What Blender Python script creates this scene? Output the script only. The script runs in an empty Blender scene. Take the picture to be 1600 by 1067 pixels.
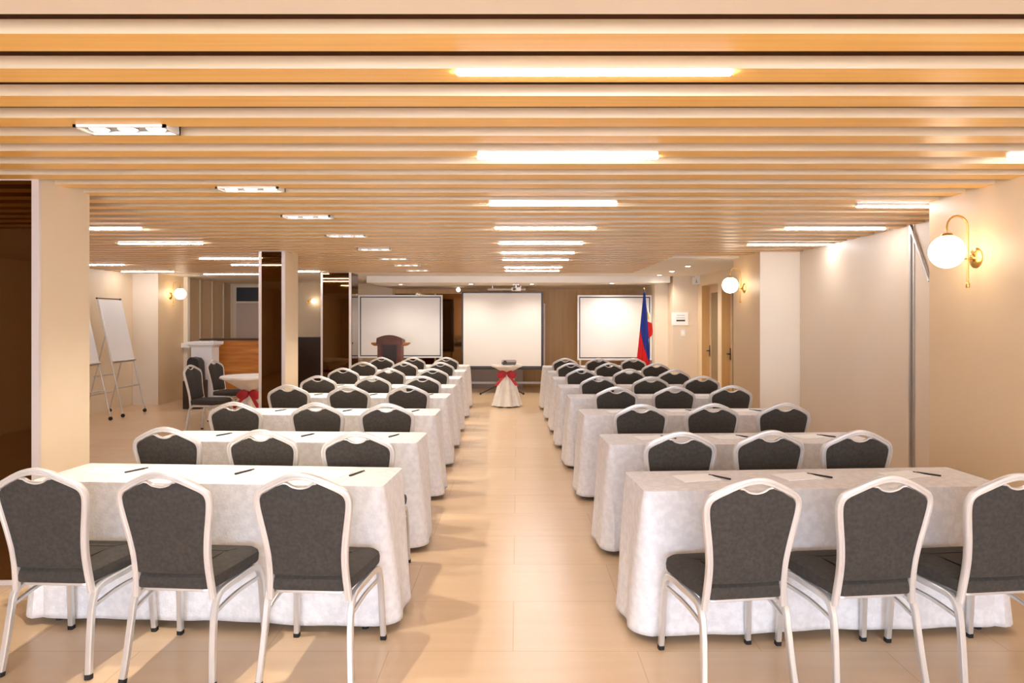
import bpy, bmesh, math, random
from mathutils import Vector, Matrix
random.seed(7)
SC = bpy.context.scene
COL = SC.collection
PI = math.pi
F = 1100.0; CU = 808.0; CV = 498.0; H = 1.605; ZC = 2.445   # focal length (px of a 1600 wide frame), vanishing point, eye height, ceiling

# ---------------------------------------------------------------- camera
cam = bpy.data.cameras.new('camera'); co = bpy.data.objects.new('camera', cam); COL.objects.link(co)
co.location = (0, 0, H); co.rotation_euler = (PI/2, 0, 0)
cam.sensor_width = 36; cam.lens = 36*F/1600
cam.shift_x = -(CU-800)/1600; cam.shift_y = -(533.5-CV)/1600
cam.clip_start = .05
SC.camera = co
# ---------------------------------------------------------------- world, exposure
w = bpy.data.worlds.new('world'); SC.world = w; w.use_nodes = True
w.node_tree.nodes['Background'].inputs[0].default_value = (.9, .95, 1, 1)
w.node_tree.nodes['Background'].inputs[1].default_value = .3
SC.view_settings.view_transform = 'Standard'; SC.view_settings.look = 'None'
SC.view_settings.gamma = 1; SC.view_settings.use_curve_mapping = False
SC.view_settings.exposure = 0.88
K_TUBE = 42.0; K_GLOBE = 4.6; K_SPOT = 66.0; K_WIN = 13.0; K_DOWN = 26.0; K_DL = 26.0

# ---------------------------------------------------------------- materials
def lin(c):
    return tuple(((x/255)/12.92 if x/255 <= .04045 else ((x/255+.055)/1.055)**2.4) for x in c)
def mat(name, rgb, rough=.6, metal=0, emit=None, es=0, spec=.5, sheen=0):
    m = bpy.data.materials.new(name); m.use_nodes = True
    b = m.node_tree.nodes['Principled BSDF']
    b.inputs['Base Color'].default_value = (*lin(rgb), 1)
    b.inputs['Roughness'].default_value = rough; b.inputs['Metallic'].default_value = metal
    b.inputs['Specular IOR Level'].default_value = spec
    b.inputs['Sheen Weight'].default_value = sheen
    if emit:
        b.inputs['Emission Color'].default_value = (*lin(emit), 1); b.inputs['Emission Strength'].default_value = es
    return m
def vary(m, rgb2, scale=(1, 1, 1), detail=4, lo=.35, hi=.65, bump=0, bscale=None, coords='Object'):
    """mix the base colour with a second one through stretched noise; optional bump"""
    nt = m.node_tree; n = nt.nodes; b = n['Principled BSDF']
    tc = n.new('ShaderNodeTexCoord'); mp = n.new('ShaderNodeMapping'); mp.inputs['Scale'].default_value = scale
    nz = n.new('ShaderNodeTexNoise'); nz.inputs['Scale'].default_value = 1; nz.inputs['Detail'].default_value = detail
    rp = n.new('ShaderNodeValToRGB')
    rp.color_ramp.elements[0].position = lo; rp.color_ramp.elements[1].position = hi
    rp.color_ramp.elements[0].color = tuple(b.inputs['Base Color'].default_value)
    rp.color_ramp.elements[1].color = (*lin(rgb2), 1)
    nt.links.new(tc.outputs[coords], mp.inputs[0]); nt.links.new(mp.outputs[0], nz.inputs['Vector'])
    nt.links.new(nz.outputs['Fac'], rp.inputs[0]); nt.links.new(rp.outputs[0], b.inputs['Base Color'])
    if bump:
        bp = n.new('ShaderNodeBump'); bp.inputs['Strength'].default_value = bump; bp.inputs['Distance'].default_value = .01
        nz2 = n.new('ShaderNodeTexNoise'); nz2.inputs['Scale'].default_value = bscale or 40; nz2.inputs['Detail'].default_value = 3
        nt.links.new(tc.outputs[coords], nz2.inputs['Vector'])
        nt.links.new(nz2.outputs['Fac'], bp.inputs['Height']); nt.links.new(bp.outputs[0], b.inputs['Normal'])
    return m
M = {}
M['slat'] = vary(mat('slat_wood', (236, 178, 88), .36, spec=.5), (242, 192, 106), (1.2, 40, 40), 3)
M['slat_face'] = vary(mat('slat_wood_daylit', (212, 183, 144), .42), (222, 194, 158), (1.2, 30, 30), 3)  # front faces paler than the slat wood: window daylight put into the colour
M['void'] = mat('void_board', (86, 52, 24), .9)
M['panel'] = vary(mat('ceiling_panel', (224, 206, 182), .5), (230, 214, 192), (1, 1, 1))
M['white'] = mat('white_ceiling', (238, 230, 218), .7)
M['wall'] = vary(mat('beige_laminate', (226, 203, 168), .5), (232, 210, 178), (.8, .8, .5))
M['wall_warm'] = vary(mat('warm_laminate', (222, 190, 146), .45), (228, 198, 156), (.8, .8, .5))
M['pillar'] = vary(mat('pale_pillar', (230, 214, 190), .6), (234, 220, 198), (.8, .8, .5))
M['partition'] = vary(mat('partition_panel', (228, 208, 182), .5), (232, 214, 190), (.8, .8, .5))
M['brown'] = vary(mat('brown_veneer', (206, 162, 102), .5), (214, 172, 112), (14, 14, .8))
M['dark_mirror'] = mat('smoked_mirror', (96, 72, 46), .03, 1)
M['smoke_back'] = mat('smoked_back_glass', (124, 90, 56), .06, 1)
M['edge'] = mat('pale_metal_edge', (222, 210, 200), .35, .3)
M['silver'] = vary(mat('brushed_silver', (196, 192, 188), .3, .9), (206, 202, 198), (20, 20, 4))
M['champagne'] = vary(mat('champagne_frame', (212, 205, 196), .34, .4), (220, 213, 205), (8, 8, 8))
M['leg'] = vary(mat('silver_leg', (212, 210, 206), .3, .6), (222, 220, 216), (8, 8, 8))
M['rubber'] = mat('black_rubber', (22, 20, 19), .7)
M['fabric'] = vary(mat('charcoal_fabric', (60, 55, 49), .95, sheen=.05, spec=.2), (71, 65, 58), (60, 60, 60), 6, bump=.25, bscale=420)
M['cloth'] = vary(mat('ivory_jacquard', (218, 212, 207), .75, sheen=.1), (229, 224, 219), (28, 28, 28), 8, .40, .60, bump=.25, bscale=90)
M['cloth2'] = vary(mat('cream_satin', (232, 222, 206), .5, sheen=.2), (240, 232, 218), (9, 9, 9), 4)
M['red'] = mat('red_satin', (176, 22, 28), .5)
M['paper'] = mat('paper', (250, 248, 244), .8)
M['black'] = mat('black_plastic', (28, 26, 26), .4)
M['dark'] = mat('dark_border', (52, 54, 62), .5)
M['screen'] = mat('matte_screen', (236, 230, 222), .8)
M['wboard'] = mat('whiteboard', (238, 234, 228), .3)
M['wframe'] = mat('white_frame', (232, 230, 228), .4)
M['brass'] = mat('brushed_brass', (214, 170, 96), .28, .95)
M['globe'] = mat('opal_glass', (255, 250, 240), .3, emit=(255, 238, 212), es=K_GLOBE)
M['tube'] = mat('tube_light', (255, 255, 255), .4, emit=(248, 248, 255), es=K_TUBE)
M['lamp'] = mat('spot_lens', (255, 255, 255), .4, emit=(255, 244, 224), es=6)
M['down'] = mat('downlight_lens', (255, 255, 255), .4, emit=(255, 240, 220), es=K_DOWN)
M['housing'] = mat('white_housing', (240, 236, 228), .45)
M['bevelgrey'] = mat('reflector_grey', (150, 148, 142), .35, .3)
M['walnut'] = vary(mat('walnut', (86, 42, 22), .4), (108, 56, 30), (3, 3, 22), 4)
M['oak'] = vary(mat('honey_wood', (160, 90, 26), .4), (202, 134, 54), (1.2, 1.2, 12), 4)
M['darkwood'] = mat('dark_cabinet', (44, 26, 14), .35)
M['doorwood'] = vary(mat('door_wood', (204, 172, 134), .5), (214, 184, 148), (12, 12, 1))
M['glass'] = mat('door_glass', (150, 134, 104), .12, .2)
M['grey'] = mat('grey_panel', (176, 162, 152), .6)
M['steel_dark'] = mat('dark_steel', (74, 66, 58), .4, .6)
M['blue'] = mat('flag_blue', (30, 52, 140), .7)
M['fred'] = mat('flag_red', (214, 24, 26), .7)
M['fwhite'] = mat('flag_white', (238, 230, 212), .7)
M['fyellow'] = mat('flag_yellow', (236, 196, 70), .7)
M['curtain'] = vary(mat('folding_partition', (196, 164, 126), .6), (206, 176, 138), (2, 2, .5))
M['pinkdoor'] = mat('pale_door', (206, 184, 166), .6)
M['window'] = mat('daylight_pane', (255, 255, 255), .5, emit=(208, 226, 255), es=K_WIN)

# floor: big satin tiles with faint joints
def floor_mat():
    m = mat('beige_tiles', (224, 192, 152), .26, spec=.45)
    nt = m.node_tree; n = nt.nodes; b = n['Principled BSDF']
    tc = n.new('ShaderNodeTexCoord'); br = n.new('ShaderNodeTexBrick')
    br.offset = .5; br.inputs['Scale'].default_value = 1
    br.inputs['Brick Width'].default_value = 1.2; br.inputs['Row Height'].default_value = .6
    br.inputs['Mortar Size'].default_value = .0025; br.inputs['Mortar Smooth'].default_value = .3
    br.inputs['Color1'].default_value = (*lin((226, 194, 156)), 1)
    br.inputs['Color2'].default_value = (*lin((222, 189, 150)), 1)
    br.inputs['Mortar'].default_value = (*lin((204, 170, 130)), 1)
    mp = n.new('ShaderNodeMapping'); mp.inputs['Location'].default_value = (.62, .2, 0)
    nz = n.new('ShaderNodeTexNoise'); mp2 = n.new('ShaderNodeMapping'); mp2.inputs['Scale'].default_value = (.9, 9, 1)
    nz.inputs['Scale'].default_value = 1.5; nz.inputs['Detail'].default_value = 5
    mx = n.new('ShaderNodeMix'); mx.data_type = 'RGBA'; mx.blend_type = 'MULTIPLY'; mx.inputs[0].default_value = .14
    nt.links.new(tc.outputs['Object'], mp.inputs[0]); nt.links.new(mp.outputs[0], br.inputs['Vector'])
    nt.links.new(tc.outputs['Object'], mp2.inputs[0]); nt.links.new(mp2.outputs[0], nz.inputs['Vector'])
    nt.links.new(br.outputs['Color'], mx.inputs[6]); nt.links.new(nz.outputs['Fac'], mx.inputs[7])
    nt.links.new(mx.outputs[2], b.inputs['Base Color'])
    return m
M['floor'] = floor_mat()

# ---------------------------------------------------------------- mesh helpers
def new(): return bmesh.new()
def bx(bm, x0, x1, y0, y1, z0, z1, mi=0):
    vs = [bm.verts.new((x, y, z)) for x in (x0, x1) for y in (y0, y1) for z in (z0, z1)]
    fs = []
    for q in ((0, 1, 3, 2), (4, 6, 7, 5), (0, 4, 5, 1), (2, 3, 7, 6), (0, 2, 6, 4), (1, 5, 7, 3)):
        f = bm.faces.new([vs[i] for i in q]); f.material_index = mi; fs.append(f)
    return fs
def bevel(bm, w_=.004, seg=2):
    bmesh.ops.bevel(bm, geom=list(bm.edges), offset=w_, segments=seg, affect='EDGES', clamp_overlap=True)
def finish(name, bm, mats, parent=None, smooth=True, loc=None):
    bmesh.ops.recalc_face_normals(bm, faces=bm.faces)
    me = bpy.data.meshes.new(name); bm.to_mesh(me); bm.free()
    for m in (mats if isinstance(mats, (list, tuple)) else [mats]): me.materials.append(m)
    if smooth:
        for p in me.polygons: p.use_smooth = True
        try: me.set_sharp_from_angle(angle=math.radians(35))
        except Exception: pass
    o = bpy.data.objects.new(name, me); COL.objects.link(o)
    if parent: o.parent = parent
    if loc: o.location = loc
    return o
def smoothpts(pts, n=5, closed=False):
    P = [Vector(p) for p in pts]; out = []
    N = len(P); rng = N if closed else N-1
    for i in range(rng):
        p0 = P[(i-1) % N] if closed or i > 0 else P[0]*2-P[1]
        p1 = P[i]; p2 = P[(i+1) % N]
        p3 = P[(i+2) % N] if closed or i+2 < N else P[-1]*2-P[-2]
        for k in range(n):
            t = k/n
            out.append(.5*((2*p1)+(p2-p0)*t+(2*p0-5*p1+4*p2-p3)*t*t+(3*p1-p0-3*p2+p3)*t**3))
    if not closed: out.append(P[-1])
    return out
RECT = [(-1, .55), (-.8, .95), (-.25, 1), (0, .72), (.25, 1), (.8, .95), (1, .55), (1, -.55), (.8, -.95), (.25, -1), (0, -.72), (-.25, -1), (-.8, -.95), (-1, -.55)]
SQ = [(-1, .7), (-.7, 1), (.7, 1), (1, .7), (1, -.7), (.7, -1), (-.7, -1), (-1, -.7)]
CIRC = [(math.cos(a*PI/5), math.sin(a*PI/5)) for a in range(10)]
def sweep(bm, pts, a, b, ref, sec=CIRC, closed=False, mi=0):
    """section: first axis in the curve plane, second along ref"""
    pts = [Vector(p) for p in pts]; ref = Vector(ref).normalized(); rings = []; N = len(pts)
    for i, p in enumerate(pts):
        if closed: t = pts[(i+1) % N]-pts[i-1]
        else: t = pts[min(i+1, N-1)]-pts[max(i-1, 0)]
        t.normalize()
        s = t.cross(ref)
        if s.length < 1e-4: s = t.orthogonal()
        s.normalize(); r = s.cross(t).normalized()
        rings.append([bm.verts.new(p+s*(a*q[0])+r*(b*q[1])) for q in sec])
    K = len(sec)
    for i in range(N if closed else N-1):
        A = rings[i]; B = rings[(i+1) % N]
        for k in range(K):
            f = bm.faces.new((A[k], A[(k+1) % K], B[(k+1) % K], B[k])); f.material_index = mi
    if not closed:
        for R in (rings[0], rings[-1]):
            f = bm.faces.new(R); f.material_index = mi
def tube(bm, p, q, r, mi=0, sec=CIRC):
    d = (Vector(q)-Vector(p)).normalized()
    sweep(bm, [p, q], r, r, (0, 0, 1) if abs(d.z) < .9 else (0, 1, 0), sec, mi=mi)
def lathe(bm, prof, n=24, c=(0, 0, 0), mi=0, axis='z'):
    rings = []
    for r, z in prof:
        ring = []
        for k in range(n):
            a = 2*PI*k/n; x, y = r*math.cos(a), r*math.sin(a)
            if axis == 'z': v = (c[0]+x, c[1]+y, c[2]+z)
            elif axis == 'x': v = (c[0]+z, c[1]+x, c[2]+y)
            else: v = (c[0]+x, c[1]+z, c[2]+y)
            ring.append(bm.verts.new(v))
        rings.append(ring)
    for A, B in zip(rings, rings[1:]):
        for k in range(n):
            f = bm.faces.new((A[k], A[(k+1) % n], B[(k+1) % n], B[k])); f.material_index = mi
    for R in (rings[0], rings[-1]):
        f = bm.faces.new(R); f.material_index = mi
def rings_mesh(bm, rings, cap0=True, cap1=True, mi=0):
    R = [[bm.verts.new(p) for p in r] for r in rings]; K = len(R[0])
    for A, B in zip(R, R[1:]):
        for k in range(K):
            f = bm.faces.new((A[k], A[(k+1) % K], B[(k+1) % K], B[k])); f.material_index = mi
    if cap0: bm.faces.new(R[0]).material_index = mi
    if cap1: bm.faces.new(R[-1]).material_index = mi
def thing(name, label, cat, loc=(0, 0, 0), rz=0, group=None):
    o = bpy.data.objects.new(name, None); COL.objects.link(o); o.empty_display_size = .1
    o.location = loc; o.rotation_euler = (0, 0, rz); o['label'] = label; o['category'] = cat
    if group: o['group'] = group
    return o
def tag(o, label, cat, group=None):
    o['label'] = label; o['category'] = cat
    if group: o['group'] = group
    return o
def struct(name, bm, m, parent=None, smooth=False):
    o = finish(name, bm, m, parent, smooth)
    if not parent: o['kind'] = 'structure'
    return o
def sbox(name, m, *dims, parent=None):
    bm = new(); bx(bm, *dims); return struct(name, bm, m, parent)
def part(name, m, parent, *dims, bev=0):
    bm = new(); bx(bm, *dims)
    if bev: bevel(bm, bev)
    return finish(name, bm, m, parent, smooth=bool(bev))
def kids(o): return [c for c in bpy.data.objects if c.parent == o]
def capture(root):
    return [(c, [(g, g.matrix_basis.copy()) for g in kids(c)]) for c in kids(root)]
def dup(root, tree, loc, rz, label, group=None):
    r = root.copy(); COL.objects.link(r); r.location = loc; r.rotation_euler = (0, 0, rz); r['label'] = label
    if group: r['group'] = group
    for ch, gs in tree:
        c = ch.copy(); COL.objects.link(c); c.parent = r
        for g, mb in gs:
            d = g.copy(); COL.objects.link(d); d.parent = c
    return r

# ---------------------------------------------------------------- the room
YB = 16.8; YW = -3.2
sbox('floor', M['floor'], -7.5, 4.1, YW-.2, YB+.2, -.12, 0)
# slatted ceiling: void board, slats, flat panel over the camera
bm = new()
bx(bm, -7.4, 3.9, 1.9, 9.62, 2.60, 2.66, 0)
bx(bm, -7.4, 2.12, 9.62, 13.0, 2.60, 2.66, 0)
n = 0
while True:
    y1 = 2.2105+.2896*n
    if y1 > 13.02: break
    x1 = 3.7 if y1 < 9.66 else 2.12
    for i, f in enumerate(bx(bm, -7.3, x1, y1-.136, y1, ZC, ZC+.043, 1)):
        if i == 2: f.material_index = 2
    n += 1
bx(bm, -7.4, 3.9, YW, 1.941, ZC, ZC+.05, 3)
bx(bm, -7.4, 3.9, YW, 1.9, 2.60, 2.66, 0)
struct('ceiling', bm, [M['void'], M['slat'], M['slat_face'], M['panel']])
bm = new()
bx(bm, 2.12, 4.1, 9.66, 14.4, ZC, ZC+.2)
bx(bm, -7.4, 2.12, 13.03, YB+.1, ZC, ZC+.2)
bx(bm, 2.12, 4.1, 14.4, YB+.1, ZC, ZC+.2)
struct('ceiling', bm, M['white'])
sbox('trim_1', M['white'], -2.95, 3.0, 13.8, YB, 2.314, ZC)      # dropped bulkhead over the stage end
# right side
sbox('wall_right', M['wall_warm'], 2.98, 3.9, YW, 5.09, 0, ZC+.2)
sbox('wall_right', M['partition'], 3.55, 3.9, 5.09, 8.83, 0, ZC+.2)
bm = new(); bx(bm, 3.05, 3.9, 8.84, 9.93, 0, ZC+.2)
for f in bm.faces:
    if f.normal.length == 0: f.normal_update()
o = struct('wall_right', bm, [M['wall_warm'], M['pillar']])
for p in o.data.polygons:
    if abs(p.normal.y) > .9: p.material_index = 1
sbox('wall_back', M['partition'], 3.06, 4.1, 13.8, 14.3, 0, ZC)
sbox('trim_2', M['pillar'], 2.80, 3.06, 14.3, YB, 0, 2.44)
# door wall with two recessed doors
bm = new()
D1 = (12.42, 13.47); D2 = (11.05, 12.17); DT = 2.235
bx(bm, 3.54, 3.9, 9.93, D2[0], 0, ZC); bx(bm, 3.54, 3.9, D2[1], D1[0], 0, ZC); bx(bm, 3.54, 3.9, D1[1], 13.8, 0, ZC)
bx(bm, 3.54, 3.9, D2[0], D2[1], DT, ZC); bx(bm, 3.54, 3.9, D1[0], D1[1], DT, ZC)
struct('wall_right', bm, M['wall'])
for i, (a, b) in enumerate((D1, D2)):
    bm = new()
    bx(bm, 3.67, 3.72, a, a+.1, 0, DT); bx(bm, 3.67, 3.72, b-.13, b, 0, DT)
    bx(bm, 3.67, 3.72, a+.1, b-.13, 0, .25); bx(bm, 3.67, 3.72, a+.1, b-.13, DT-.14, DT)
    d = struct('door_%d' % (i+1), bm, M['doorwood'])
    part('pane', M['glass'], d, 3.685, 3.705, a+.1, b-.13, .25, DT-.14)
    bm = new(); hy = b-.07
    tube(bm, (3.67, hy, 1.0), (3.61, hy, 1.0), .012); tube(bm, (3.615, hy+.01, 1.0), (3.615, hy-.13, 1.0), .011)
    bx(bm, 3.66, 3.672, hy-.02, hy+.02, .9, 1.1)
    finish('handle', bm, M['steel_dark'], d)
    bm = new()
    bx(bm, 3.53, 3.668, b-.022, b-.002, 0, DT-.003)
    finish('frame', bm, M['brown'], d, False)
# left side
sbox('wall_left', M['wall'], -7.4, -7.16, YW, 13.1, 0, ZC+.2)
bm = new(); bx(bm, -7.4, -6.68, 13.1, 14.1, 0, ZC)
o = struct('wall_left', bm, [M['wall_warm'], M['pillar']])
for p in o.data.polygons:
    if abs(p.normal.y) > .9: p.material_index = 1
bm = new()                                                            # folding partition closing the left back corner
pts = []
y = 14.1; k = 0
while y < YB: pts.append((-6.84+(.05 if k % 2 else 0), y)); y += .3; k += 1
pts.append((-6.84, YB))
vs = [[bm.verts.new((x, yy, z)) for z in (0, ZC)] for x, yy in pts]
for A, B in zip(vs, vs[1:]): bm.faces.new((A[0], B[0], B[1], A[1]))
bk = [[bm.verts.new((-7.0, yy, z)) for z in (0, ZC)] for x, yy in pts]
for A, B in zip(bk, bk[1:]): bm.faces.new((A[0], A[1], B[1], B[0]))
for q in (0, -1): bm.faces.new((vs[q][0], bk[q][0], bk[q][1], vs[q][1]))
for A, B, C, D in zip(vs, vs[1:], bk, bk[1:]):
    bm.faces.new((A[1], B[1], D[1], C[1])); bm.faces.new((A[0], C[0], D[0], B[0]))
struct('wall_left', bm, M['curtain'])
bm = new()
for yy in (15.05, 15.65, 16.25): bx(bm, -6.79, -6.765, yy-.02, yy+.02, 0, ZC-.01)
struct('trim_3', bm, M['wall'])
# back wall
sbox('wall_back', M['wall'], -7.2, -2.95, YB, YB+.2, 0, ZC+.1)
sbox('wall_back', M['brown'], -1.2, 3.2, YB, YB+.2, 0, ZC+.1)
sbox('wall_back', M['smoke_back'], -2.95, -1.2, YB, YB+.2, 0, ZC+.1)
bm = new()
for xx in (-2.95, -1.95, -1.2): bx(bm, xx-.02, xx+.02, YB-.03, YB, 0, 2.314)
bx(bm, -2.95, -1.2, YB-.05, YB, 2.2, 2.314)
struct('trim_4', bm, M['brown'])
# wall behind the camera, three daylight windows
bm = new()
bx(bm, -7.4, 3.0, YW-.2, YW, 0, .5); bx(bm, -7.4, 3.0, YW-.2, YW, 2.2, ZC+.2)
WX = ((-2.6, -1.0), (-.8, .8), (1.0, 2.6)); px = -7.4
for a, b in WX: bx(bm, px, a, YW-.2, YW, .5, 2.2); px = b
bx(bm, px, 3.0, YW-.2, YW, .5, 2.2)
struct('wall_front', bm, M['wall'])
for i, (a, b) in enumerate(WX):
    bm = new()
    for x0, x1, z0, z1 in ((a, b, .5, .55), (a, b, 2.15, 2.2), (a, a+.05, .55, 2.15), (b-.05, b, .55, 2.15)): bx(bm, x0, x1, YW-.12, YW-.04, z0, z1)
    wn = struct('window_%d' % (i+1), bm, M['white'])
    part('pane', M['window'], wn, a+.05, b-.05, YW-.1, YW-.08, .55, 2.15)
# partition track and brace on the right
bm = new(); bx(bm, 3.53, 3.55, 6.32, 6.345, 0, ZC); bx(bm, 3.54, 3.55, 6.28, 6.30, 0, ZC)
struct('trim_5', bm, M['silver'])
bm = new(); sweep(bm, [(3.535, 6.33, ZC), (3.535, 6.03, 1.93)], .016, .012, (1, 0, 0), SQ); struct('trim_6', bm, M['silver'])

# smoked mirror columns
def column(x0, x1, y0, y1, right_mirror=False):
    c = sbox('wall_left', M['wall'], x0, x1, y0, y1, 0, ZC+.05)
    bm = new(); bx(bm, x0+.035, x1-.04, y0-.012, y0, .03, ZC-.006)
    p = finish('mirror', bm, M['dark_mirror'], c, False)
    bm = new(); e = .045
    bx(bm, x0, x0+.035, y0-.02, y0, 0, ZC); bx(bm, x1-.04, x1+.004, y0-.02, y0, 0, ZC)
    bx(bm, x0+.035, x1-.04, y0-.02, y0, 0, .03); bx(bm, x0+.035, x1-.04, y0-.02, y0, ZC-.006, ZC)
    finish('frame', bm, M['edge'], c, False)
    if right_mirror:
        part('mirror', M['dark_mirror'], c, x1, x1+.01, y0+.01, y1-.02, .02, ZC-.01)
column(-3.21, -2.885, 4.26, 4.75)
column(-3.21, -2.885, 8.76, 9.27)
column(-3.56, -3.01, 12.78, 13.3, True)

# ---------------------------------------------------------------- banquet chair
def lean(z, x=0):
    t = max(0, (z-.36)/.58)
    return -.165-.105*t**1.25-.016*(1-(x/.2)**2)*min(1, t*2)
OUT = [(.178, .365), (.172, .43), (.168, .5), (.169, .57), (.178, .65), (.191, .73), (.2, .79), (.2, .83), (.183, .862), (.13, .893), (.075, .919), (.035, .932), (0, .936)]
def make_chair():
    t = thing('banquet_chair', 'x', 'chair')
    # back frame: one bent tube
    half = [Vector((x, lean(z, x), z)) for x, z in OUT]
    loop = [Vector((-p.x, p.y, p.z)) for p in half] + half[-2::-1]
    loop = smoothpts(loop, 4)
    bm = new(); sweep(bm, loop, .0152, .0125, (0, 1, 0), RECT)
    finish('back_frame', bm, M['champagne'], t)
    # upholstered back panel with a hand-hold notch at the top
    inn = []
    for x, z in OUT[2:]:
        inn.append((x-.011, z-(.012 if z > .84 else 0)))
    prof = [(0, .478), (.08, .478)] + [(inn[0][0], .480)] + inn[1:-3] + [(.07, .900), (.054, .897), (.036, .885), (.018, .880)]
    ring = [(x, z) for x, z in prof] + [(0, .8785)] + [(-x, z) for x, z in prof[:0:-1]]
    cx, cz = 0, .69
    def rr(s, d): return [(cx+(x-cx)*s, lean(cz+(z-cz)*s, (x-cx)*s)+d, cz+(z-cz)*s) for x, z in ring]
    bm = new()
    rings_mesh(bm, [rr(.3, -.0165), rr(.75, -.016), rr(.94, -.0135), rr(1, -.007), rr(1, .008), rr(.95, .02), rr(.8, .03), rr(.3, .034)])
    finish('backrest', bm, M['fabric'], t)
    # metal lip under the hand hold
    lp = smoothpts([(-.072, lean(.906), .904), (-.054, lean(.902), .901), (-.034, lean(.888), .888), (0, lean(.881), .881), (.034, lean(.888), .888), (.054, lean(.902), .901), (.072, lean(.906), .904)], 3)
    bm = new(); sweep(bm, lp, .0045, .0105, (0, 1, 0), SQ)
    finish('handle_rim', bm, M['champagne'], t)
    # seat
    def seat_ring(ins, z):
        pts = []
        fx, bxk, yf, yb = .222-ins, .188-ins, .245-ins, -.185+ins
        rf, rb = .07-ins*.6, .05-ins*.6
        for cxx, cyy, r, a0 in ((fx-rf, yf-rf, rf, 0), (-(fx-rf), yf-rf, rf, 90), (-(bxk-rb), yb+rb, rb, 180), (bxk-rb, yb+rb, rb, 270)):
            for k in range(7):
                a = math.radians(a0+15*k); pts.append((cxx+r*math.cos(a), cyy+r*math.sin(a), z))
        return pts
    bm = new()
    rings_mesh(bm, [seat_ring(.03, .405), seat_ring(.004, .408), seat_ring(0, .416), seat_ring(-.002, .44), seat_ring(.002, .458), seat_ring(.016, .47), seat_ring(.06, .477), seat_ring(.13, .48)])
    finish('seat', bm, M['fabric'], t)
    bm = new()
    ring = seat_ring(.03, .397)
    sweep(bm, ring, .009, .008, (0, 0, 1), SQ, closed=True)
    finish('seat_frame', bm, M['leg'], t)
    # legs: each side frame is bent over the top; front and rear leg are separate pieces
    for s in (-1, 1):
        mid = (s*.203, .03, .389)
        rear = smoothpts([(s*.205, -.225, .012), (s*.196, -.205, .14), (s*.190, -.185, .27), (s*.190, -.168, .34), (s*.192, -.135, .378), (s*.197, -.07, .388), mid], 4)
        front = smoothpts([(s*.222, .262, .012), (s*.218, .25, .14), (s*.215, .238, .27), (s*.213, .218, .345), (s*.211, .18, .38), (s*.207, .11, .39), mid], 4)
        for pts_ in (rear, front):
            bm = new(); sweep(bm, pts_, .0145, .013, (1, 0, 0), SQ)
            lg = finish('leg', bm, M['leg'], t)
            b2 = new(); p0, p1 = pts_[0], pts_[1]; d = (p1-p0).normalized()
            sweep(b2, [p0-d*.011, p0+d*.010], .0158, .0142, (1, 0, 0), SQ)
            finish('foot_cap', b2, M['rubber'], lg)
        bm = new(); sweep(bm, smoothpts([(s*.188, -.19, .30), (s*.2, 0, .325), (s*.209, .236, .318)], 4), .0085, .007, (1, 0, 0), SQ)
        finish('stretcher', bm, M['leg'], t)
        bm = new(); sweep(bm, smoothpts([(s*.178, lean(.37)+.005, .372), (s*.165, -.12, .385), (s*.14, -.04, .392)], 4), .0125, .009, (0, 0, 1), SQ)
        finish('bracket', bm, M['champagne'], t)
    return t
# row data: chair tops and table corners
ORD = ['nearest row', 'second row', 'third row', 'fourth row', 'fifth row', 'sixth row', 'seventh row', 'farthest row']
CL = [[(58, 730), (252, 736), (470, 738)], [(258, 667), (408, 671), (558, 674)], [(366, 628), (494, 629), (604, 630)], [(450, 601), (544, 602), (637, 602)],
      [(497, 586), (582, 586.5), (660, 587)], [(536, 574), (608, 575), (676, 575.5)], [(567, 564), (631, 565), (688, 565.5)], [(596, 557), (645, 558), (697, 558)]]
CR = [[(1180, 745), (1388, 741), (1588, 737)], [(1064, 674), (1204, 672), (1342, 672)], [(1002, 631), (1114, 630), (1226, 629)], [(963, 604), (1054, 603), (1143, 602)],
      [(935, 587), (1017, 588), (1097, 586.8)], [(909, 575), (983, 576), (1054, 577)], [(892, 566), (952, 566.5), (1025, 567)], [(883, 558), (935, 559), (990, 559)]]
TL = [(-.663, 4.028), (-.681, 5.27), (-.724, 6.65), (-.761, 8.02), (-.79, 9.12), (-.822, 10.42), (-.855, 11.76), (-.882, 13.06)]
TR = [(.609, 3.919), (.612, 5.196), (.588, 6.633), (.566, 7.937), (.534, 9.12), (.523, 10.32), (.50, 11.52), (.47, 12.8)]
TILT = [3.7, 2.5, 1.6, 1.3, 1, .8, .6, .5]
TW, TD = 1.86, .44
chair0 = make_chair(); CT = capture(chair0); used = False
def place_chair(x, y, rz, label, group):
    global used
    if not used:
        used = True; chair0.location = (x, y, 0); chair0.rotation_euler = (0, 0, rz); chair0['label'] = label; chair0['group'] = group
        return chair0
    return dup(chair0, CT, (x, y, 0), rz, label, group)
SEATL = ['outer seat away from the aisle', 'middle seat', 'seat beside the aisle']
jit = [1.5, -.8, .6, -1.2, 1, -.4, .8, -1]
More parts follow.
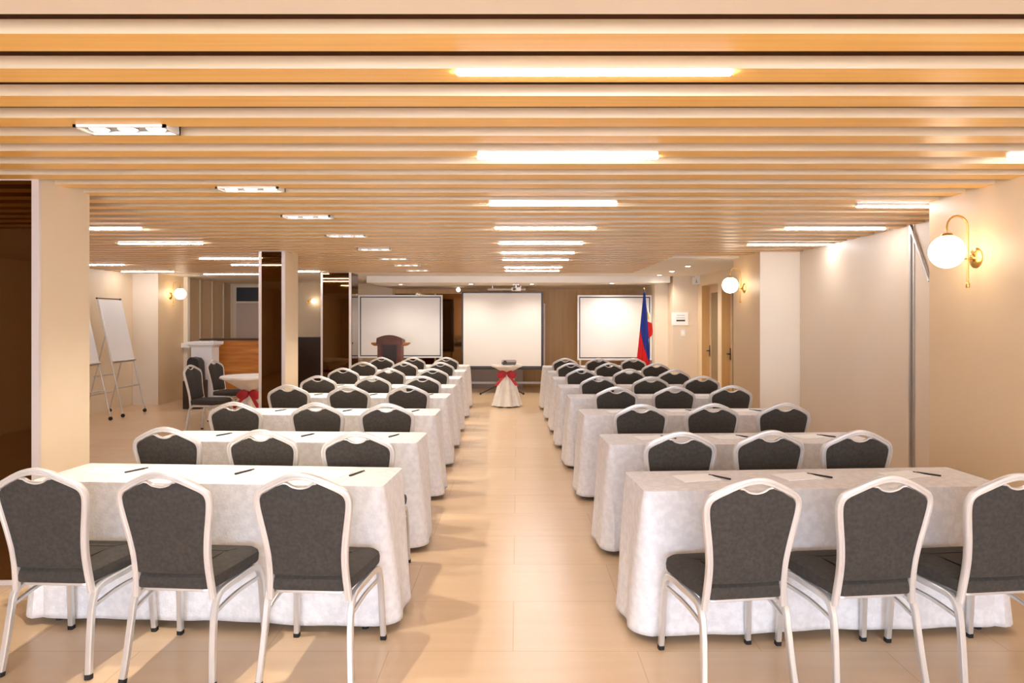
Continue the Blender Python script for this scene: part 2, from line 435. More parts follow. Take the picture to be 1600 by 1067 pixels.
for r in range(8):
    for side, C in ((-1, CL), (1, CR)):
        tx, ty = (TL if side < 0 else TR)[r]
        for j, (u, v) in enumerate(C[r]):
            Y = (H-.948)*F/(v-CV); X = (u-CU)*Y/F
            th = math.radians(TILT[r])*side
            lim = ty+abs(X-tx)*math.tan(abs(th))-TD-.58        # keep the seat clear of the cloth
            if Y > lim: Y = lim; X = (u-CU)*Y/F
            seat = SEATL[j] if side < 0 else SEATL[2-j]
            lab = 'grey upholstered banquet chair, %s block, %s from camera, %s' % ('left' if side < 0 else 'right', ORD[r], seat)
            rz = th*1.1+math.radians(jit[(r*3+j) % 8]*.6) + (math.radians(2.5) if (side > 0 and r == 0) else 0) + (math.radians(3.5) if (side < 0 and r > 0 and j == 2) else 0)
            place_chair(X-math.sin(rz)*.27, Y+.27*math.cos(rz), rz, lab, 'banquet chairs in the %s block' % ('left' if side < 0 else 'right'))
place_chair(-4.38, 10.0, math.radians(-97), 'grey banquet chair facing right beside round table at left, nearer of the two', 'chairs at the round side table')
place_chair(-4.56, 11.15, math.radians(-100), 'grey banquet chair facing right beside round table at left, farther of the two', 'chairs at the round side table')

# ---------------------------------------------------------------- cloth covered tables
def rrect(hx, hy, r, n=8, m=14, m2=6):
    pts = []; cs = ((hx-r, hy-r, 0), (-(hx-r), hy-r, 90), (-(hx-r), -(hy-r), 180), (hx-r, -(hy-r), 270))
    for i, (cx, cy, a0) in enumerate(cs):
        for k in range(n+1):
            a = math.radians(a0+90*k/n); pts.append((cx+r*math.cos(a), cy+r*math.sin(a), math.cos(a), math.sin(a)))
        nx = cs[(i+1) % 4]; a = math.radians(a0+90)
        p = (cx+r*math.cos(a), cy+r*math.sin(a)); q = (nx[0]+r*math.cos(a), nx[1]+r*math.sin(a))
        mm = m*2 if i % 2 == 0 else m
        for k in range(1, mm): pts.append((p[0]+(q[0]-p[0])*k/mm, p[1]+(q[1]-p[1])*k/mm, math.cos(a), math.sin(a)))
    return pts
def cloth_mesh(seed):
    rnd = random.Random(seed); ph = [rnd.uniform(0, 6.28) for _ in range(6)]
    hx, hy = TW/2, TD/2; bm = new(); rings = []
    zs = [0, .004, .012, .03, .07, .13, .2, .28, .36, .44, .52, .58, .64, .69, .715]
    base = rrect(hx, hy, .02)
    rings.append([(x*.9, y*.6, .7555) for x, y, nx, ny in base])
    rings.append([(x-nx*.012, y-ny*.012, .755) for x, y, nx, ny in base])
    for d in zs[1:]:
        t = d/.715
        R = rrect(hx, hy, .02+.085*min(1, t*1.3))
        row = []
        for i, (x, y, nx, ny) in enumerate(R):
            endness = abs(nx)**1.5
            corner = math.exp(-(((abs(x)-hx)/.1)**2+((abs(y)-hy)/.12)**2))
            s = x*7+y*11
            fold = .007*math.sin(s*1.3+ph[0]+t)+.005*math.sin(s*2.9+ph[1])+.012*corner*math.sin(y*26+x*9+ph[2])
            out = .006+endness*.055*t**.8+corner*.02*t+fold*t*(.35+.65*t)
            if abs(ny) > .9: out = min(out, .014) if t > .1 else out
            zz = .755-d+.004*math.sin(x*5+ph[3])*t
            row.append((x+nx*out, y+ny*max(out, -.004), zz))
        rings.append(row)
    rings_mesh(bm, rings, True, False)
    return bm
cloth_vars = []
for s in range(4):
    o = finish('tablecloth', cloth_mesh(s), M['cloth'])
    md = o.modifiers.new('thickness', 'SOLIDIFY'); md.thickness = .002; md.offset = 1
    cloth_vars.append(o)
firstcl = set()
table0 = thing('banquet_table', 'x', 'table')
part('tabletop', M['oak'], table0, -TW/2+.012, TW/2-.012, -TD/2+.012, TD/2-.012, .724, .748)
for sx in (-1, 1):
    for sy in (-1, 1):
        bm = new(); tube(bm, (sx*(TW/2-.10), sy*(TD/2-.06), .012), (sx*(TW/2-.14), sy*(TD/2-.06), .724), .013)
        lg = finish('leg', bm, M['steel_dark'], table0)
        bm = new(); lathe(bm, [(.018, 0), (.018, .02), (.013, .03)], 12, (sx*(TW/2-.10), sy*(TD/2-.06), 0)); finish('foot', bm, M['rubber'], lg)
TT = capture(table0); tused = False
# pad and pen
pad0 = tag(part('notepad', M['paper'], None, -.105, .105, -.074, .074, 0, .004), 'x', 'notepad')
bm = new(); sweep(bm, [(0, -.065, .0045), (0, .05, .0045)], .0045, .0045, (0, 0, 1)); sweep(bm, [(0, .05, .0045), (0, .072, .0045)], .0032, .0032, (0, 0, 1))
pen0 = thing('pen', 'x', 'pen'); finish('barrel', bm, M['black'], pen0)
bm = new(); sweep(bm, [(0, -.06, .0095), (0, -.02, .0095)], .0015, .001, (0, 0, 1), SQ); finish('clip', bm, M['silver'], pen0)
PT = capture(pen0); pcnt = 0
for r in range(8):
    for side in (-1, 1):
        tx, ty = (TL if side < 0 else TR)[r]; th = math.radians(TILT[r])*side
        c, s = math.cos(th), math.sin(th)
        lx, ly = -side*TW/2, TD/2                        # local aisle-side far corner
        X = tx-(c*lx-s*ly); Y = ty-(s*lx+c*ly)
        bn = 'left' if side < 0 else 'right'
        if not tused: tused = True; tb = table0; tb.location = (X, Y, 0); tb.rotation_euler = (0, 0, th)
        else: tb = dup(table0, TT, (X, Y, 0), th, 'x')
        tb['label'] = 'folding table under an ivory cloth, %s block, %s from camera' % (bn, ORD[r]); tb['group'] = 'cloth covered tables'
        k = (r*2+(side > 0)) % 4
        if k in firstcl: cl = cloth_vars[k].copy(); COL.objects.link(cl)
        else: firstcl.add(k); cl = cloth_vars[k]
        cl.location = (X, Y, 0); cl.rotation_euler = (0, 0, th)
        tag(cl, 'ivory patterned tablecloth hanging to the floor, %s block, %s from camera' % (bn, ORD[r]), 'tablecloth', 'ivory tablecloths')
        if r > 4: continue
        for j in range(3):
            aj = j if side < 0 else 2-j
            px_ = [-.67, -.05, .58][j] if side < 0 else [-.6, -.05, .55][j]
            py_ = .02
            rz = th+math.radians([-8, -8, -14][j] if side < 0 else [10, 12, 14][j])
            wx, wy = X+c*px_-s*py_, Y+s*px_+c*py_
            lab = '%s, ' + bn + ' block, ' + ORD[r] + ' from camera, ' + ['outer place', 'middle place', 'aisle place'][aj]
            q = pad0 if pcnt == 0 else pad0.copy()
            if pcnt: COL.objects.link(q)
            q.location = (wx, wy, .7580); q.rotation_euler = (0, 0, rz)
            tag(q, lab % 'white paper notepad', 'notepad', 'notepads on the tables')
            off = .15 if side < 0 else .13
            qx, qy = X+c*(px_+off)-s*(py_-.0), Y+s*(px_+off)+c*(py_-.0)
            prz = math.radians(-28 if side < 0 else 38)+math.radians(3*j)
            if pcnt == 0: p = pen0; p.location = (qx, qy, .7585); p.rotation_euler = (0, 0, prz)
            else: p = dup(pen0, PT, (qx, qy, .7585), prz, 'x')
            tag(p, lab % 'black pen beside its notepad', 'pen', 'pens on the tables')
            pcnt += 1

# ---------------------------------------------------------------- lights in the ceiling
def light_tube(x0, x1, y, label, group):
    t = thing('tube_light', label, 'ceiling light', ((x0+x1)/2, y, ZC), 0, group); h = (x1-x0)/2
    part('diffuser', M['tube'], t, -h, h, -.012, .012, -.010, -.001)
    bm = new(); bx(bm, -h-.006, h+.006, -.017, .017, -.001, .03)
    finish('housing', bm, M['housing'], t, False)
CEN = [2.394, 3.65, 5.16, 6.51, 7.83, 8.97, 9.98, 11.48, 12.29]
NTH = ['nearest', 'second', 'third', 'fourth', 'fifth', 'sixth', 'seventh', 'eighth', 'ninth']
for i, y in enumerate(CEN):
    light_tube(-.203, .728, y, 'long white tube light over the aisle, %s from camera' % NTH[i], 'tube lights over the aisle')
for i, (y, a, b) in enumerate([(3.67, 2.563, 2.97), (5.25, 2.535, 3.44), (6.55, 2.50, 3.42), (7.93, 2.60, 3.53)]):
    light_tube(a, b, y, 'white tube light along the right wall, %s from camera' % NTH[i], 'tube lights along the right wall')
for i, y in enumerate([6.55, 7.83, 9.83, 10.92, 12.45]):
    light_tube(-4.43, -3.5, y, 'white tube light left of the mirrored columns, %s from camera' % NTH[i], 'tube lights left of the columns')
for i, y in enumerate([6.5, 8.9, 10.92, 12.5]):
    light_tube(-7.02, -6.1, y, 'white tube light at the far left wall, %s from camera' % NTH[i], 'tube lights at the far left wall')
light_tube(-5.87, -4.2, 13.2, 'long white tube light at the edge of the plain white ceiling', 'tube lights at the left back')
def spot_fixture(x, y, i):
    t = thing('spot_fixture', 'recessed three-lamp spotlight over the left block, %s from camera' % NTH[i], 'spotlight', (x, y, ZC), 0, 'three-lamp spotlights')
    bm = new(); W, D = .2, .07
    for a in ((-W, W, -D, -D+.012), (-W, W, D-.012, D), (-W, -W+.014, -D, D), (W-.014, W, -D, D)): bx(bm, a[0], a[1], a[2], a[3], -.012, .04)
    finish('bezel', bm, M['housing'], t, False)
    part('plate', M['bevelgrey'], t, -W+.014, W-.014, -D+.012, D-.012, .004, .04)
    for k in (-1, 0, 1):
        bm = new(); lathe(bm, [(.034, 0), (.042, -.006), (.046, -.006), (.048, .004)], 20, (k*.125, 0, .002)); rim = finish('reflector', bm, M['bevelgrey'], t)
        bm = new(); lathe(bm, [(.040, 0), (.036, -.004)], 20, (k*.125, 0, -.003)); finish('lens', bm, M['lamp'], rim)
    L = bpy.data.lights.new('spot_light', 'SPOT'); L.energy = K_SPOT; L.color = (1, .91, .79); L.spot_size = math.radians(112); L.spot_blend = .8; L.shadow_soft_size = .022
    lo = bpy.data.objects.new('lamp', L); COL.objects.link(lo); lo.parent = t; lo.location = (0, 0, -.02)
for i, y in enumerate([3.11, 4.545, 5.785, 7.1, 8.5, 9.83, 11.0, 12.2]):
    spot_fixture(-1.72, y, i)
def down_lamp(t, e):
    L = bpy.data.lights.new('down_light', 'SPOT'); L.energy = e; L.color = (1, .93, .84); L.spot_size = math.radians(150); L.spot_blend = .8; L.shadow_soft_size = .04
    lo = bpy.data.objects.new('lamp', L); COL.objects.link(lo); lo.parent = t; lo.location = (0, 0, -.02)
for i, (x, y) in enumerate([(2.735, 11.27), (2.75, 12.5), (2.74, 13.55)]):
    t = thing('downlight', 'small round downlight in the plain white ceiling at right, %s from camera' % NTH[i], 'downlight', (x, y, ZC), 0, 'round downlights')
    bm = new(); lathe(bm, [(.04, -.001), (.052, -.005), (.06, -.001), (.06, .0)], 20); finish('bezel', bm, M['housing'], t)
    bm = new(); lathe(bm, [(.038, -.003), (.038, -.001)], 20); finish('lens', bm, M['down'], t)
    down_lamp(t, K_DL)
for i, (x, y) in enumerate([(-2.4, 14.5), (-.95, 14.4), (.3, 14.4), (1.9, 14.1)]):
    t = thing('downlight', 'flush downlight under the bulkhead at the far end, %s from left' % ['first', 'second', 'third', 'fourth'][i], 'downlight', (x, y, 2.314), 0, 'bulkhead downlights')
    bm = new(); lathe(bm, [(.04, -.001), (.052, -.005), (.06, -.001), (.06, .0)], 20); finish('bezel', bm, M['housing'], t)
    bm = new(); lathe(bm, [(.038, -.003), (.038, -.001)], 20); finish('lens', bm, M['down'], t)
    down_lamp(t, K_DL)

# ---------------------------------------------------------------- globe wall lamps
def sconce(x, y, z, side, label, r=.107, reach=.19):
    """x: wall plane, side -1: lamp stands out towards -X"""
    t = thing('globe_wall_lamp', label, 'wall lamp', (x, y, z), 0, 'globe wall lamps'); s = side
    bm = new(); lathe(bm, [(.0, 0), (.066, 0), (.066, s*.006), (.05, s*.016), (.026, s*.02), (.02, s*.03), (.0, s*.032)], 28, axis='x', c=(0, 0, -.04)); finish('wall_plate', bm, M['brass'], t)
    rx = s*.055
    bm = new(); tube(bm, (s*.02, 0, -.045), (rx, 0, -.045), .009); tube(bm, (rx-s*.0, 0, -.045), (s*(reach-r*.9), 0, -.045), .006)
    finish('arm', bm, M['brass'], t)
    bm = new(); gx = s*reach; R = abs(gx-rx)/2; top = .165; pts = [(rx, 0, -.21), (rx, 0, top)]
    for k in range(1, 9):
        a = PI*k/8; pts.append((rx+s*(R-R*math.cos(a)), 0, top+R*math.sin(a)))
    pts.append((gx, 0, r+.01))
    sweep(bm, pts, .0065, .0065, (0, 1, 0)); finish('arched_rod', bm, M['brass'], t)
    bm = new(); lathe(bm, [(.0, 0), (.01, 0), (.013, .01), (.012, .03), (.008, .035)], 12, (rx, 0, -.235)); finish('rod_end', bm, M['brass'], t)
    bm = new(); lathe(bm, [(.034, -.004), (.036, .004), (.03, .016), (.012, .022)], 20, (gx, 0, r-.006)); finish('cap', bm, M['brass'], t)
    bm = new(); bmesh.ops.create_uvsphere(bm, u_segments=32, v_segments=20, radius=r, matrix=Matrix.Translation((gx, 0, 0))); finish('globe', bm, M['globe'], t)
sconce(2.98, 4.57, 2.04, -1, 'brass wall lamp with white globe on near right wall')
sconce(3.05, 9.45, 2.055, -1, 'brass wall lamp with white globe beside the doors at right')
sconce(-6.68, 13.56, 2.085, 1, 'brass wall lamp with white globe on the far left wall')
# small globe lamp added on the back wall, standing in for a lamp's reflection
t = thing('globe_wall_lamp', 'small white globe lamp on the back wall between mirrored columns', 'wall lamp', (-4.98, YB, 2.0), 0, 'globe wall lamps')
bm = new(); lathe(bm, [(0, 0), (.05, 0), (.05, -.012), (0, -.014)], 20, axis='y'); finish('wall_plate', bm, M['brass'], t)
bm = new(); sweep(bm, smoothpts([(0, -.01, 0), (0, -.09, .02), (.08, -.11, .05), (.16, -.11, .09)], 5), .007, .007, (0, 0, 1)); finish('arm', bm, M['brass'], t)
bm = new(); bmesh.ops.create_uvsphere(bm, u_segments=20, v_segments=14, radius=.058, matrix=Matrix.Translation((.16, -.11, .02))); finish('globe', bm, M['globe'], t)
# pendant bulb near the middle screen
t = thing('globe_pendant', 'small glowing globe hanging under the bulkhead left of middle screen', 'pendant lamp', (-1.32, 15.8, 2.314))
bm = new(); tube(bm, (0, 0, 0), (0, 0, -.02), .006); finish('stem', bm, M['brass'], t)
bm = new(); bmesh.ops.create_uvsphere(bm, u_segments=20, v_segments=14, radius=.045, matrix=Matrix.Translation((0, 0, -.06))); finish('globe', bm, M['globe'], t)

# ---------------------------------------------------------------- stage end: screens, boards
def board(x0, x1, z0, z1, y, label, stand=True):
    t = thing('whiteboard', label, 'whiteboard', ((x0+x1)/2, y, 0), 0, 'framed boards at the far end'); h = (x1-x0)/2
    part('surface', M['wboard'], t, -h+.055, h-.055, -.008, .012, z0+.055, z1-.055)
    def frame(bm, i, o_, ya, yb):
        bx(bm, -h+i, h-i, ya, yb, z1-o_, z1-i); bx(bm, -h+i, h-i, ya, yb, z0+i, z0+o_)
        bx(bm, -h+i, -h+o_, ya, yb, z0+o_, z1-o_); bx(bm, h-o_, h-i, ya, yb, z0+o_, z1-o_)
    bm = new(); frame(bm, 0, .036, -.02, .02); finish('frame', bm, M['wframe'], t, False)
    bm = new(); frame(bm, .036, .057, -.014, .014); finish('border', bm, M['dark'], t, False)
    part('pen_tray', M['silver'], t, -.35, .35, -.07, -.02, z0-.01, z0+.012)
    bm = new()
    for xx in (h-.5, h-.56): bx(bm, xx-.014, xx+.014, -.03, .03, z1, z1+.045)
    if stand: finish('hook', bm, M['silver'], t, False)
    else: bm.free()
    for s in (-1, 1):
        bm = new(); bx(bm, s*(h-.06)-.018, s*(h-.06)+.018, .022, .05, .07, z1-.05)
        bx(bm, s*(h-.06)-.02, s*(h-.06)+.02, -.27, .29, .055, .09); p = finish('leg', bm, M['silver'], t, False)
        bm = new()
        for yy in (-.25, .27): lathe(bm, [(.02, -.012), (.027, -.01), (.027, .01), (.02, .012)], 14, (s*(h-.06), yy, .028), axis='x')
        finish('caster', bm, M['rubber'], p)
board(-3.47, -1.63, .75, 2.125, 15.4, 'large blank whiteboard behind the wooden lectern')
board(1.25, 2.79, .75, 2.095, 14.6, 'large blank whiteboard behind the flag', False)
# tripod projection screen in the middle
t = thing('projection_screen', 'large blank projection screen on black tripod in the middle', 'projection screen', (-.32, 15.1, 0))
hw = .87; z0, z1 = .55, 2.185
part('surface', M['screen'], t, -hw+.035, hw-.035, -.006, .006, z0+.04, z1-.03)
bm = new(); bx(bm, -hw, hw, -.01, .01, z1-.03, z1); bx(bm, -hw, hw, -.012, .012, z0+.02, z0+.04); bx(bm, -hw, -hw+.035, -.01, .01, z0+.04, z1-.03); bx(bm, hw-.035, hw, -.01, .01, z0+.04, z1-.03)
finish('border', bm, M['black'], t, False)
bm = new(); tube(bm, (-hw-.02, 0, z0), (hw+.02, 0, z0), .03); finish('roller_case', bm, M['dark'], t)
bm = new(); tube(bm, (0, .05, .1), (0, .05, z1+.05), .014); tube(bm, (0, .05, z1+.03), (0, 0, z1), .01); finish('pole', bm, M['silver'], t)
for a in (-120, 0, 120):
    bm = new(); a_ = math.radians(a+90); d = (math.cos(a_), math.sin(a_))
    tube(bm, (0, .05, .22), (d[0]*.52, .05+d[1]*.52, .02), .012); lg = finish('leg', bm, M['black'], t)
    bm = new(); lathe(bm, [(.012, 0), (.018, .005), (.018, .03), (.01, .04)], 10, (d[0]*.525, .05+d[1]*.525, 0)); finish('foot', bm, M['rubber'], lg)
# whiteboard base standing behind the middle screen
t = thing('board_stand', 'white wheeled metal stand behind the middle projection screen', 'stand', (-.25, 16.0, 0))
for s in (-1, 1):
    bm = new(); bx(bm, s*.87-.016, s*.87+.016, -.016, .016, .1, 1.95); bx(bm, s*.87-.02, s*.87+.02, -.25, .25, .06, .1); p = finish('post', bm, M['wframe'], t, False)
    bm = new()
    for yy in (-.23, .23): lathe(bm, [(.02, -.012), (.03, -.01), (.03, .01), (.02, .012)], 14, (s*.87, yy, .03), axis='x')
    finish('caster', bm, M['rubber'], p)
part('crossbar', M['wframe'], t, -.854, .854, -.02, .02, .13, .175)
t = tag(part('low_cabinet', M['grey'], None, -1.12, .14, 16.35, 16.78, 0, .62, bev=.008), 'low grey cabinet against the back wall behind the middle screen', 'cabinet')
# ceiling projector
t = thing('ceiling_projector', 'white projector on a metal arm above the middle screen', 'projector', (-.02, 14.6, 2.314))
bm = new(); tube(bm, (0, 0, 0), (0, 0, -.07), .02); bx(bm, -.06, .06, -.06, .06, -.012, 0); finish('mount', bm, M['silver'], t)
bm = new(); bx(bm, -.1, .1, -.12, .12, -.13, -.06); bevel(bm, .012); finish('body', bm, M['housing'], t)
bm = new(); lathe(bm, [(.025, 0), (.03, -.01), (.02, -.02)], 16, (-.04, -.12, -.095), axis='y'); finish('lens', bm, M['black'], t)
bm = new(); tube(bm, (-.6, .3, -.085), (.2, .3, -.085), .022); tube(bm, (.1, .3, -.085), (.1, .3, 0), .01); tube(bm, (-.5, .3, -.085), (-.5, .3, 0), .01)
tag(finish('ceiling_rail', bm, M['silver'], None, loc=(-.02, 14.6, 2.314)), 'horizontal metal rail under the bulkhead above middle screen', 'rail')

# lectern
t = thing('lectern', 'dark wooden lectern with an arched top and side wings', 'lectern', (-2.44, 13.62, 0))
part('base', M['walnut'], t, -.29, .29, -.24, .24, 0, .09, bev=.01)
part('body', M['walnut'], t, -.22, .22, -.17, .17, .09, 1.14, bev=.008)
part('front_panel', M['darkwood'], t, -.13, .13, -.185, -.168, .18, 1.1, bev=.004)
for s in (-1, 1):
    part('pilaster', M['walnut'], t, s*.19-.035, s*.19+.035, -.2, -.165, .09, 1.12, bev=.006)
    bm = new()
    rings_mesh(bm, [[(s*.21, -.16, z), (s*.21, .16, z), (s*(.36 if z > 1.1 else .30), .12, z), (s*(.36 if z > 1.1 else .30), -.12, z)] for z in (1.085, 1.12, 1.145)]); finish('wing', bm, M['oak'], t)
bm = new(); pr = []
for k in range(13):
    x = -.24+.48*k/12; pr.append((x, 1.235+.06*(1-(x/.24)**2)))
rings_mesh(bm, [[(-.25, yy, 1.12)]+[(x, yy, z-(.0 if yy < 0 else .04)) for x, z in pr]+[(.25, yy, 1.12)] for yy in (-.2, .2)]); finish('top', bm, M['walnut'], t)

# cloth skirted round tables
def skirted(x, y, z, r_top, r_tie, r_base, ztie, label, group):
    t = thing('cocktail_table', label+' underneath its cloth', 'table', (x, y, 0), 0, group)
    bm = new(); lathe(bm, [(r_top-.02, z-.03), (r_top-.015, z-.012)], 32); finish('tabletop', bm, M['oak'], t)
    bm = new(); tube(bm, (0, 0, .01), (0, 0, z-.03), .03); lathe(bm, [(.16, 0), (.16, .012), (.04, .03)], 24); finish('pedestal', bm, M['steel_dark'], t)
    bm = new(); N = 96; rings = []
    prof = [(r_top*.5, z, 0), (r_top-.008, z, 0), (r_top, z-.006, .0), (r_top+.002, z-.03, .02)]
    for k in range(1, 6): tt = k/5; prof.append((r_top+(r_tie-r_top)*tt**.85, z-.03-(z-.03-ztie-.03)*tt, .02+.1*tt))
    prof.append((r_tie, ztie, .1))
    for k in range(1, 9): tt = k/8; prof.append((r_tie+(r_base-r_tie)*tt**.9, ztie*(1-tt)+.012*tt, .1+.07*min(1, tt*2)))
    for rr_, zz, am in prof:
        rings.append([((rr_*(1+am*math.cos(9*a+.6*math.sin(2*a))))*math.cos(a), (rr_*(1+am*math.cos(9*a+.6*math.sin(2*a))))*math.sin(a), zz+(.02*math.cos(9*a)*(1 if zz < .05 else 0)+.0 if zz >= .05 else .008+.008*math.cos(9*a))) for a in [2*PI*i/N for i in range(N)]])
    rings_mesh(bm, rings, True, False)
    o = finish('tablecloth', bm, M['cloth2'], None, loc=(x, y, 0)); tag(o, label.replace('table', 'tablecloth'), 'tablecloth', 'gathered round tablecloths')
    bm = new(); lathe(bm, [(r_tie*1.13, -.02), (r_tie*1.17, 0), (r_tie*1.13, .025)], 32); s = finish('sash', bm, M['red'], o); s.location = (0, 0, ztie); s['label'] = 'red sash with bow'
    for q in (-1, 1):
        bm = new(); rings = []
        for k in range(9):
            tt = k/8; hgt = .014+.062*math.sin(PI*min(1, tt*.85+.12))
            cx = q*(.01+.17*tt); rings.append([(cx, -r_tie*1.2-.02*math.sin(PI*tt)+.018*math.cos(b), -.012-.02*tt+hgt*math.sin(b)) for b in [2*PI*i/12 for i in range(12)]])
        rings_mesh(bm, rings); finish('bow_loop', bm, M['red'], s)
        bm = new(); rings = []
        for k in range(6):
            tt = k/5; c = Vector((q*(.02+.17*tt), -r_tie*1.25-.10*tt*1.05, -.01-.2*tt)); w_ = .018+.018*tt
            rings.append([c+Vector((-w_, 0, 0)), c+Vector((w_, .0, 0)), c+Vector((w_, .008, 0)), c+Vector((-w_, .008, 0))])
        rings_mesh(bm, rings); finish('bow_tail', bm, M['red'], s)
skirted(-.19, 12.9, .765, .28, .085, .25, .61, 'small round table with white cloth at the end of the aisle', 'skirted round tables')
skirted(-3.98, 10.6, .75, 0.46, .13, .40, .50, 'larger round table with cream cloth left of the middle column', 'skirted round tables')
# projector on the small table
t = thing('projector', 'grey data projector on the small white table in the aisle', 'projector', (-.15, 12.88, .766))
bm = new(); bx(bm, -.135, .135, -.11, .11, .012, .085); bevel(bm, .012); finish('body', bm, M['grey'], t)
bm = new(); bx(bm, -.13, .13, -.112, -.108, .02, .05); finish('vent', bm, M['steel_dark'], t)
bm = new(); lathe(bm, [(.028, 0), (.032, -.012), (.02, -.016)], 16, (-.07, -.11, .052), axis='y'); finish('lens', bm, M['black'], t)
bm = new()
for xx in (-.1, .1):
    for yy in (-.08, .08): lathe(bm, [(.012, 0), (.01, .014)], 10, (xx, yy, 0))
finish('foot', bm, M['rubber'], t)

# ---------------------------------------------------------------- flag
t = thing('flag', 'blue, red and white flag with yellow marks hanging from its floor pole', 'flag', (2.43, 13.5, 0))
bm = new(); lathe(bm, [(.17, 0), (.17, .02), (.05, .04), (.03, .1)], 24); finish('base', bm, M['brass'], t)
bm = new(); tube(bm, (0, 0, .05), (0, 0, 2.17), .012); finish('pole', bm, M['walnut'], t)
bm = new(); lathe(bm, [(.012, 0), (.02, .012), (.006, .03), (.001, .06)], 12, (0, 0, 2.165)); finish('finial', bm, M['brass'], t)
bm = new(); NT, NS = 28, 36; g = []
for i in range(NT+1):
    tt = i/NT; z = 2.13-1.42*tt; row = []
    xl = -.012-.135*tt**1.1; xr = .02+.085*tt**.8
    for j in range(NS+1):
        s = j/NS; x = xl+(xr-xl)*s
        yy = -.03-.03*tt-.022*tt*math.cos(s*16+tt*2)
        row.append(bm.verts.new((x, yy, z-.05*tt*(1-s)*(-1)-.03*tt*s)))
    g.append(row)
for i in range(NT):
    for j in range(NS):
        f = bm.faces.new((g[i][j], g[i][j+1], g[i+1][j+1], g[i+1][j])); tt = (i+.5)/NT; s = (j+.5)/NS
        f.material_index = 1 if tt > .53 and s < (tt-.53)/.42 else 0
o = finish('blue_and_red_fold', bm, [M['blue'], M['fred']], t); md = o.modifiers.new('thickness', 'SOLIDIFY'); md.thickness = .006
bm = new(); g = []
for i in range(15):
    tt = i/14; z = 1.93-.72*tt; row = []; ww = .03+.13*math.sin(PI*min(1, tt*.62+.05))*(1 if tt < .85 else (1-tt)/.15*.6+.4)
    for j in range(11):
        s = j/10; row.append(bm.verts.new((.015+ww*s, .015+.02*math.sin(s*7+tt*3), z-.1*s*(1-tt))))
    g.append(row)
for i in range(14):
    for j in range(10):
        f = bm.faces.new((g[i][j], g[i][j+1], g[i+1][j+1], g[i+1][j])); tt = (i+.5)/14
        f.material_index = 1 if tt > .52 else (2 if (.2 < tt < .42 and j in (4, 5)) else 0)
o = finish('white_and_red_fold', bm, [M['fwhite'], M['fred'], M['fyellow']], t); md = o.modifiers.new('thickness', 'SOLIDIFY'); md.thickness = .006

# ---------------------------------------------------------------- right back details
t = thing('exit_sign', 'small white sign box hanging at the corner by the doors', 'sign', (3.52, 13.62, 2.34))
bm = new(); bx(bm, -.13, .02, -.02, .02, -.07, .065); bevel(bm, .006); finish('box', bm, M['housing'], t)
part('bracket', M['housing'], t, -.08, .02, -.006, .006, .065, .105)
bm = new(); tube(bm, (-.06, -.022, .03), (-.06, -.022, .031), .01); tube(bm, (-.06, -.022, .02), (-.055, -.022, -.015), .008); tube(bm, (-.055, -.022, -.015), (-.075, -.022, -.045), .006); tube(bm, (-.055, -.022, -.015), (-.035, -.022, -.04), .006)
finish('pictogram', bm, M['bevelgrey'], t)
t = thing('wall_notice', 'white printed notice with dark bar on the wall left of the doors', 'notice', (3.19, 13.8, 1.61))
part('sheet', M['paper'], t, -.16, .16, -.008, 0, -.13, .12)
part('bar', M['steel_dark'], t, -.07, .1, -.010, -.008, -.055, -.025)
bm = new()
for k, (a, b) in enumerate(((-.06, .09), (-.07, .1))):
    x = a
    while x < b: bx(bm, x, min(b, x+.018), -.0095, -.008, .055-.05*k, .068-.05*k); x += .024
finish('lettering', bm, M['grey'], t)
t = thing('light_switch', 'white wall switch below the printed notice', 'switch', (3.25, 13.8, 1.33))
part('plate', M['housing'], t, -.045, .045, -.008, 0, -.06, .06, bev=.003); part('rocker', M['paper'], t, -.02, .02, -.012, -.008, -.03, .03)
t = tag(part('wall_box', M['dark'], None, 3.16-.42, 2.799, YB-.12, YB-.001, 1.55, 1.8), 'small dark box on the brown wall right of the flag', 'wall box')
t = tag(part('side_table', M['wframe'], None, 2.45, 2.78, 16.1, 16.7, 0, 1.0, bev=.01), 'white narrow cabinet in the corner behind the flag', 'cabinet')

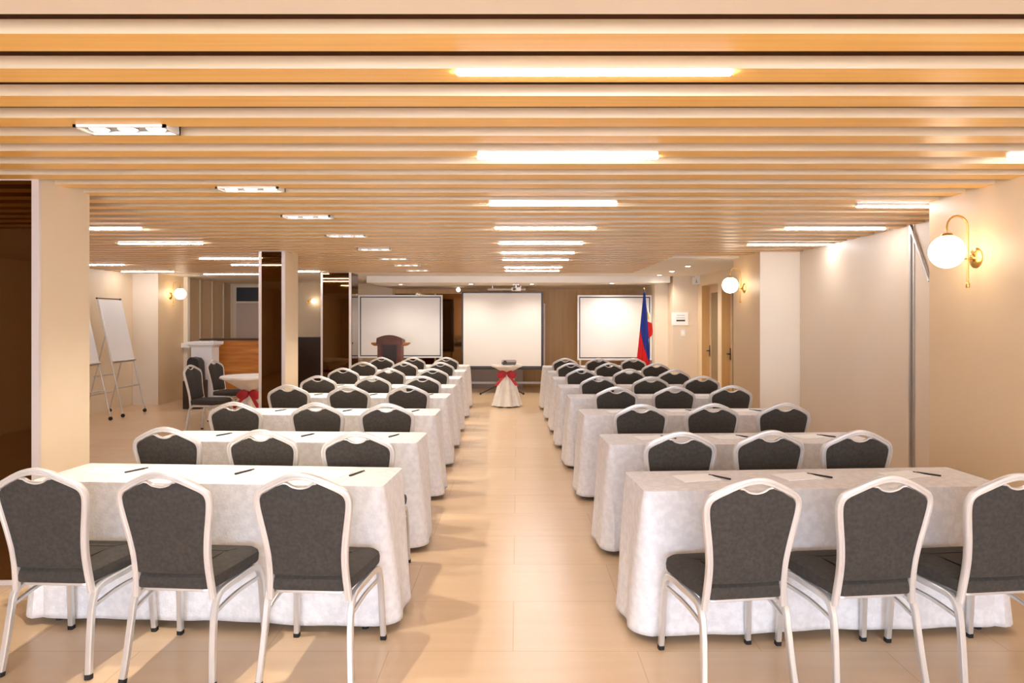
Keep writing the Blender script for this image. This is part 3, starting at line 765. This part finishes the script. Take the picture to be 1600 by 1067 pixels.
# ---------------------------------------------------------------- flip chart stands at the left wall
def easel(dy, label):
    t = thing('flip_chart_stand', label, 'easel', (-6.42, 11.8+dy, 0), 0, 'flip chart stands')
    W = .335; B = (0.0, 0, .06); T = (-.42, 0, 1.94)
    def P(f, s, off=0): return (B[0]+(T[0]-B[0])*f+off, s*W, B[2]+(T[2]-B[2])*f)
    for s in (-1, 1):
        bm = new(); tube(bm, P(0, s), P(1, s), .011); lg = finish('leg', bm, M['silver'], t)
        bm = new(); lathe(bm, [(.018, -.012), (.03, -.01), (.03, .01), (.018, .012)], 14, (0, s*W, .03), axis='y'); finish('caster', bm, M['rubber'], lg)
        bm = new(); tube(bm, P(.67, s, -.01), (-.60, s*W, .06), .010); lg = finish('leg', bm, M['silver'], t)
        bm = new(); lathe(bm, [(.018, -.012), (.03, -.01), (.03, .01), (.018, .012)], 14, (-.60, s*W, .03), axis='y'); finish('caster', bm, M['rubber'], lg)
        bm = new(); lathe(bm, [(.014, -.016), (.014, .016)], 10, P(1, s), axis='y'); finish('clamp', bm, M['black'], t)
    for f, m_ in ((.22, 'silver'), (1, 'steel_dark'), (.44, 'silver')):
        bm = new(); tube(bm, P(f, -1), P(f, 1), .010); finish('crossbar', bm, M[m_], t)
    for z_, x_ in ((.35, -.545), (.66, -.475)):
        bm = new(); tube(bm, (x_, -W, z_), (x_, W, z_), .009); finish('crossbar', bm, M['silver'], t)
    bm = new(); d = Vector(T)-Vector(B); nrm = Vector((d.z, 0, -d.x)).normalized()
    rings = []
    for o_ in (.012, .022): rings.append([Vector(P(f, s))+nrm*o_ for f, s in ((.45, -.97), (.45, .97), (.985, .97), (.985, -.97))])
    rings_mesh(bm, rings); finish('board', bm, M['wboard'], t, False)
    bm = new(); tube(bm, Vector(P(.445, -1))+nrm*.03, Vector(P(.445, 1))+nrm*.03, .014); finish('tray', bm, M['silver'], t)
easel(0, 'white flip chart stand on casters at the left wall, farther one fully visible')
easel(-1.02, 'white flip chart stand on casters half hidden behind the near column')

# ---------------------------------------------------------------- left back: counter, pedestal, door, cabinet
t = thing('reception_counter', 'honey coloured wooden counter with a dark top at back left', 'counter', (-4.9, 13.6, 0))
part('front_panel', M['oak'], t, -.78, .5, -.28, .28, 0, 1.20); part('worktop', M['darkwood'], t, -1.1, .55, -.31, .31, 1.20, 1.225)
t = thing('pedestal', 'white moulded pedestal standing at the end of the counter', 'pedestal', (-5.76, 13.0, 0))
part('shaft', M['wframe'], t, -.19, .19, -.16, .16, .08, 1.08, bev=.006); part('plinth', M['wframe'], t, -.23, .23, -.19, .19, 0, .08, bev=.006)
bm = new(); rings_mesh(bm, [[(sx*a, sy*(a-.03), z) for sx, sy in ((-1, -1), (1, -1), (1, 1), (-1, 1))] for a, z in ((.19, 1.08), (.21, 1.11), (.245, 1.13), (.25, 1.185))]); finish('cap', bm, M['wframe'], t, False)
bm = new(); pts = [(-.12, 0), (-.1, .36), (-.05, .42), (.06, .40), (.11, .33), (.13, 0)]
rings_mesh(bm, [[(x, yy, z) for x, z in pts] for yy in (-.12, .12)]); bevel(bm, .01)
tag(finish('case', bm, M['black'], None, loc=(-5.78, 12.65, .5)), 'black upright case on a low stand behind the two side chairs', 'case')
t = tag(part('low_stand', M['darkwood'], None, -5.94, -5.62, 12.5, 12.8, 0, .5, bev=.006), 'low dark stand carrying the black upright case', 'stand')
bm = new(); bx(bm, -6.70, -6.05, YB-.03, YB, 0, 2.34)
d = struct('door_3', bm, M['pinkdoor'])
bm = new(); bx(bm, -6.74, -6.68, YB-.06, YB, 0, 2.40); bx(bm, -6.07, -6.01, YB-.06, YB, 0, 2.40); bx(bm, -6.68, -6.07, YB-.06, YB, 2.35, 2.40); bx(bm, -6.68, -6.07, YB-.06, YB, 1.98, 2.02); finish('frame', bm, M['pillar'], d, False)
part('transom_pane', M['dark'], d, -6.68, -6.07, YB-.04, YB-.03, 2.02, 2.35)
t = thing('cabinet', 'tall dark wooden cabinet at the back between the mirrored columns', 'cabinet', (-4.85, 15.6, 0))
part('body', M['darkwood'], t, -.55, .6, -.25, .25, 0, 1.2, bev=.006)
for a, b in ((-.53, .02), (.04, .58)):
    p = part('door', M['darkwood'], t, a, b, -.27, -.25, .06, 1.16, bev=.004)
    part('knob', M['brass'], p, (b if a < 0 else a)-.02, (b if a < 0 else a)+.01, -.285, -.27, .6, .63)
# white post with a small box at the left back corner
sbox('trim_7', M['pillar'], -6.68, -6.60, 14.1, 14.2, 0, ZC)
t = tag(part('wall_box', M['housing'], None, -6.70, -6.52, 14.0, 14.095, 1.03, 1.12, bev=.004), 'small white box on the corner post at far left', 'wall box')
